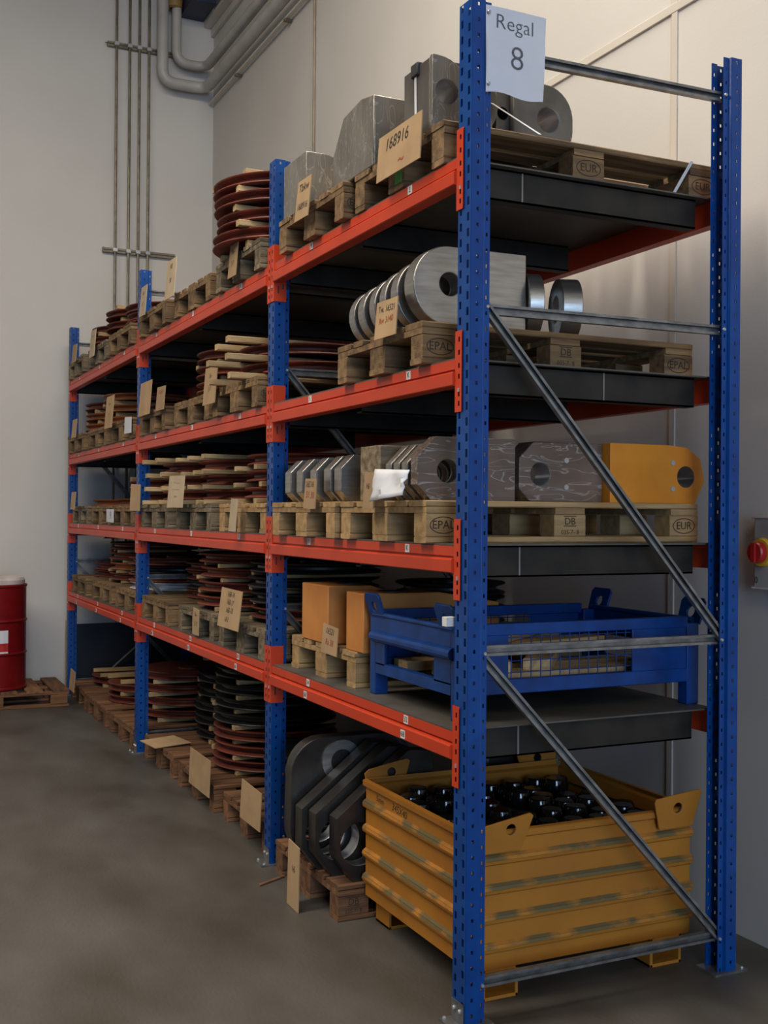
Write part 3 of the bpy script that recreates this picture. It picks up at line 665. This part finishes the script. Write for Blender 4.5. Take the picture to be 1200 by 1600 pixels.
# plates on the floor pallet
zt = PH+.001
for i, (x, y) in enumerate(((.12, 1.045), (.07, 1.145), (.05, 1.245), (.05, 1.355))):
    pl_ = [(-.12, .10), (-.045, 0), (.25, 0), (.30, .10), (.32, .36), (.30, .50), (.20, .51), (-.12, .26)]
    if i == 3: pl_ = circ((.03, .16), .16, 180, 270, 8)+[(.40, 0), (.42, .30)]+circ((.28, .40), .125, 0, 90, 8)+circ((.02, .38), .145, 90, 180, 8)
    f = thing('lug_plate', f'dark steel lug plate with polished bore, {"nearest" if i == 0 else OR[i]} on the floor pallet beside the yellow crate', 'steel plate', (x, y, zt), None, 'lug plates on the floor pallet')
    MB().holed(pl_, (-.015, .15) if i < 3 else (.0, .17), .088, 'y', 0, .075).obj('plate', ['oiled', 'bore'], f, bevel=.003)
    if i == 3: MB().holed(circ((.10, .42), .09, 0, 360, 28)[:-1], (.10, .42), .05, 'y', -.012, 0).obj('machined_face', ['steel', 'rub'], f)
MB().lathe([(0, 0), (.15, 0), (.155, .01), (.155, .30), (.15, .31), (.0, .31)], ax='x', n=36).obj('black_roll', 'blackm', loc=(.72, 1.25, PH+.41), label='black cylinder lying on a trestle behind the yellow crate', cat='cylinder')
MB().prism([(-.16, 0), (.16, 0), (.13, .25), (-.13, .25)], 'x', 0, .05).prism([(-.16, 0), (.16, 0), (.13, .25), (-.13, .25)], 'x', .24, .29).obj('wooden_cradle', 'woodb', loc=(.73, 1.25, PH+.0), label='brown wooden cradle under the black cylinder on the floor pallet', cat='cradle')
card((-.108, 1.25, .001), .13, .27, 'cardboard tag leaning on the lug plates at the floor pallet', [('16', .0, .6, .04, 1)], 'card', .02, cat='card')
MB().cyl((-.14, 1.567, .006), (.0, 1.64, .006), .006, 6).obj('wood_splinter', 'woodb', loc=(0, 0, 0), label='thin wooden splinter lying on the floor by the second post', cat='splinter')

# ---------------------------------------------------------------- tags in the middle and far bay
def tag(bay, lev, s, f, w, h, dz, label, m='card', lines=(), x=-.06, lean=.08, rz=0):
    card((x, slots(bay)[s]+PW*f, zl(lev)+PH+dz), w, h, label, lines, m, lean, rz)
sc = [('16~', 0, .75, .035, 1), ('3 7', 0, .4, .035, 1)]
tag(1, 4, 0, .45, .13, .17, -.13, 'small cardboard tag hanging on the pallet edge beside the second post, top shelf', 'card', sc)
tag(1, 4, 1, .95, .22, .24, -.03, 'tall pale cardboard tag on the middle pallet, middle bay, top shelf', 'cardg', [('NE', 0, .8, .04, 1), ('58', 0, .45, .04, 1)])
tag(1, 4, 2, .72, .16, .20, -.03, 'cardboard tag beside the third post, middle bay, top shelf', 'cardg', sc)
tag(1, 3, 0, .98, .22, .20, -.08, 'curled cardboard tag between near and middle pallets, middle bay, third shelf', 'card', sc)
tag(1, 3, 2, .05, .20, .15, -.03, 'cardboard tag right of the large tag, far pallet, middle bay, third shelf', 'card', [('16514', 0, .75, .035, 2)])
tag(1, 3, 2, .62, .30, .22, -.03, 'large brown cardboard tag beside the third post, third shelf', 'card')
tag(1, 2, 1, .72, .34, .19, -.02, 'pale lined cardboard tag in the centre of the middle bay, second shelf', 'cardg', [('__________', 0, .62, .03, 1), ('__________', 0, .82, .03, 1), ('o  o', 0, .35, .03, 1)])
tag(1, 2, 2, .99, .09, .18, -.04, 'brown cardboard tag turned edge-on beside the third post, second shelf', 'card', (), -.05, .05, .6)
tag(1, 2, 0, .40, .11, .165, -.14, 'narrow wooden-looking tag hanging on the near pallet, middle bay, second shelf', 'cardg')
tag(1, 1, 0, .55, .34, .20, -.03, 'large cardboard tag with handwritten lines on the near pallet, middle bay, lowest shelf', 'card', [('168-14', 0, .85, .04, 1), ('168-17', 0, .65, .04, 1), ('168-18', 0, .45, .04, 1), ('16 3', .03, .22, .035, 1)], -.045, .12)
tag(1, 1, 1, .30, .12, .15, -.13, 'small tag hanging on the middle pallet, middle bay, lowest shelf', 'card', sc, -.015, .02)
tag(1, 0, 0, .22, .30, .19, -.03, 'brown cardboard sheet on the near floor pallet, partly behind the second post', 'card', (), .0, .05)
tag(1, 0, 1, .25, .40, .20, -.06, 'blank cardboard sheet on the middle floor pallet, middle bay', 'card', (), .0, .04)
MB().prism([(0, -.13), (.24, -.15), (.25, .12), (.02, .14)], 'z', 0, .004).obj('cardboard_sheet', 'card', loc=(-.05, slots(1)[2]+.34, PH+.003), rot=(0, -.05, .2), label='flat cardboard sheet lying on the far floor pallet, middle bay', cat='cardboard')
tag(2, 4, 1, .55, .20, .22, -.09, 'pale cardboard tag on the middle pallet, far bay, top shelf', 'cardg', sc)
tag(2, 4, 2, .45, .20, .16, -.04, 'brown cardboard tag beside the last post, top shelf', 'card')
tag(2, 3, 0, .85, .26, .24, -.04, 'tall cardboard tag on the near pallet, far bay, third shelf', 'card', sc)
tag(2, 3, 2, .42, .20, .16, -.03, 'cardboard tag beside the last post, third shelf', 'card')
tag(2, 2, 2, .45, .20, .15, -.03, 'cardboard tag beside the last post, second shelf', 'card')
tag(2, 2, 0, .98, .24, .10, -.125, 'white printed label on the pallet, far bay, second shelf', 'paper', [('9', -.02, .5, .08, 1)], -.02, 0)
tag(2, 3, 0, .10, .20, .12, -.11, 'crumpled white label beside the third post, third shelf', 'paper', (), -.035, .02)
tag(2, 0, 2, .42, .22, .18, -.03, 'cardboard tag beside the foot of the last post', 'card')

# ---------------------------------------------------------------- end wall: pipes, conduits, drum
for i, (xb, nm) in enumerate(zip((.434, .555, .645, .735), ('leftmost', 'second from left', 'third from left', 'rightmost'))):
    c = MB().cyl((xb, EY-.055, .65), (xb, EY-.055, 7.39), .0125, 10).obj('steel_conduit', 'conduit', label=f'thin vertical steel conduit on the end wall, {nm} of four', cat='conduit', group='vertical conduits')
    for z in (4.035, 5.935): MB().box(xb-.022, xb+.022, EY-.072, EY-.040, z-.018, z+.018).obj('clamp', 'bolt', c, bevel=.004)
for z, x1, nm in ((4.035, 1.0, 'lower'), (5.935, .98, 'upper')):
    MB().box(.325 if z < 5 else .355, x1, EY-.038, EY, z-.022, z+.022).box(.33, x1, EY-.0385, EY-.037, z-.004, z+.004, 1).obj('mounting_rail', ['conduit', 'ink'], label=f'{nm} horizontal mounting rail carrying the four conduits', cat='rail', group='mounting rails')
def elbow(pts, rad, n=7):
    out = [Vector(pts[0])]
    for i in range(1, len(pts)-1):
        a, b, c = Vector(pts[i-1]), Vector(pts[i]), Vector(pts[i+1]); d1 = (a-b).normalized(); d2 = (c-b).normalized()
        p0, p2 = b+d1*rad, b+d2*rad
        for k in range(n+1):
            t = k/n; out.append(p0*(1-t)**2+b*2*t*(1-t)+p2*t*t)
    return out+[Vector(pts[-1])]
def bigpipe(pts, r, label):
    t = thing('lagged_pipe', label, 'pipe', (0, 0, 0), None, 'lagged pipes')
    MB().tube(elbow(pts, .12), r, 18).obj('pipe_run', 'pipe', t)
    return t
bp1 = bigpipe([(.845, 7.31, 7.38), (.845, 7.31, 5.635), (1.262, 7.31, 5.635), (1.262, -6, 5.635)], .052, 'outer thick grey pipe bending round the wall corner')
bp2 = bigpipe([(.975, 7.31, 7.38), (.975, 7.31, 5.835), (1.262, 7.31, 5.835), (1.262, -6, 5.835)], .045, 'inner thick grey pipe bending round the wall corner')
MB().lathe([(.045, 0), (.07, .01), (.075, .08), (.07, .16), (.045, .17)], n=18).obj('brown_sleeve', 'brass', bp2, loc=(.955, 7.31, 6.33))
tr = thing('support_rail', 'pale support rail with brackets on the long wall below the grey pipes', 'rail', (0, 0, 0))
MB().box(1.315, 1.345, -6, 7.40, 5.522, 5.540).obj('rail', 'strip', tr, bevel=.003)
for y in (6.55, 5.3, 4.05, 2.8, 1.55): MB().box(1.305, WX, y-.02, y+.02, 5.50, 5.521).obj('bracket', 'conduit', tr, bevel=.003)
MB().cyl((WX-.012, 4.78, 0), (WX-.012, 4.78, 7.39), .010, 10).obj('wall_conduit', 'cond2', label='thin brown vertical conduit on the long wall', cat='conduit')
MB().box(1.03, WX-.105, 7.0, EY-.01, 6.31, 7.39).obj('roof_girder_end', 'navy', label='dark blue steel girder end in the upper wall corner', cat='girder', bevel=.004)
db = MB().box(.09, 1.30, 0, .02, 0, .60).obj('dark_board', 'tarp', loc=(0, EY-.05, .001), rot=(-.02, 0, 0), label='dark board leaning on the end wall behind the last post', cat='board', bevel=.002)
MB().cyl((.22, EY-.105, .012), (.80, EY-.105, .52), .012, 8).obj('leaning_rod', 'conduit', label='thin rod leaning against the dark board at the end wall', cat='rod')
# drum on its pallet
pt = thing('wooden_pallet', 'brown wooden pallet under the red drum at the end wall', 'pallet', (-.68, 6.93, 0), (0, 0, 0), 'wooden pallets')
p = dict(t=box_me('top_board', 'woodb', .74, .135, .022), b=box_me('block', 'woodb', .135, .10, .078), s=box_me('stringer_board', 'woodb', 1.18, .10, .022))
for i in range(6):
    o = link('top_board', p['t'], pt, (-.52+i*.21, 0, .133), (0, 0, math.pi/2+random.uniform(-.02, .02)))
for yy in (-.32, 0, .32):
    link('stringer_board', p['s'], pt, (0, yy, .111)); link('bottom_board', p['s'], pt, (0, yy, .011))
    for xx in (-.51, 0, .51): link('block', p['b'], pt, (xx, yy, .061))
dr = thing('steel_drum', 'red steel drum with white label standing on a pallet at the end wall', 'drum', (-.68, 6.86, .145))
MB().lathe([(0, .002), (.275, .002), (.287, .008), (.287, .02), (.280, .03), (.280, .285), (.286, .292), (.290, .30), (.286, .308), (.280, .315), (.280, .555), (.286, .562), (.290, .57), (.286, .578), (.280, .585), (.280, .845), (.287, .852), (.287, .868), (.275, .870), (.272, .855), (0, .855)], n=48).obj('body', 'drum', dr)
MB().lathe([(0, .935), (.20, .935), (.255, .925), (.268, .905), (.268, .872), (0, .872)], n=40).obj('lid_cover', 'lid', dr)
lb = MB(); 
for (z0_, z1_, mi) in ((.31, .325, 0), (.325, .395, 1), (.395, .50, 0)):
    for k in range(10):
        a0 = math.radians(-150+k*8.2); a1 = math.radians(-150+(k+1)*8.2); R_ = .2825
        lb.add([(R_*math.cos(a), R_*math.sin(a), z) for z in (z0_, z1_) for a in (a0, a1)], [(0, 1, 3, 2)], mi)
lb.obj('label', ['paper', 'redp'], dr)
# switch box on the long wall
sw = thing('switch_box', 'grey wall switch box with red and yellow rotary knob behind the rear post', 'switch', (WX, .048, 1.49))
MB().box(-.055, 0, -.10, .10, -.135, .132).obj('housing', 'greyb', sw, bevel=.006)
MB().box(-.062, -.055, -.105, .105, .127, .137).obj('cover_rim', 'lid', sw, bevel=.002)
MB().box(-.062, -.055, -.105, .105, -.138, -.130).obj('cover_rim', 'lid', sw, bevel=.002)
MB().lathe([(0, -.072), (.050, -.072), (.055, -.055), (.055, -.05)], ax='x', n=28).obj('base_ring', 'ybase', sw, loc=(0, .052, .0))
MB().lathe([(0, -.100), (.036, -.100), (.040, -.094), (.040, -.07)], ax='x', n=24).box(-.108, -.098, -.010, .010, -.036, .036).obj('knob', 'knob', sw, loc=(0, .052, .0))
MB().text('0', (-.0555, .085, -.105), .035, EX_FRONT, 0).obj('marking', 'ink', sw)
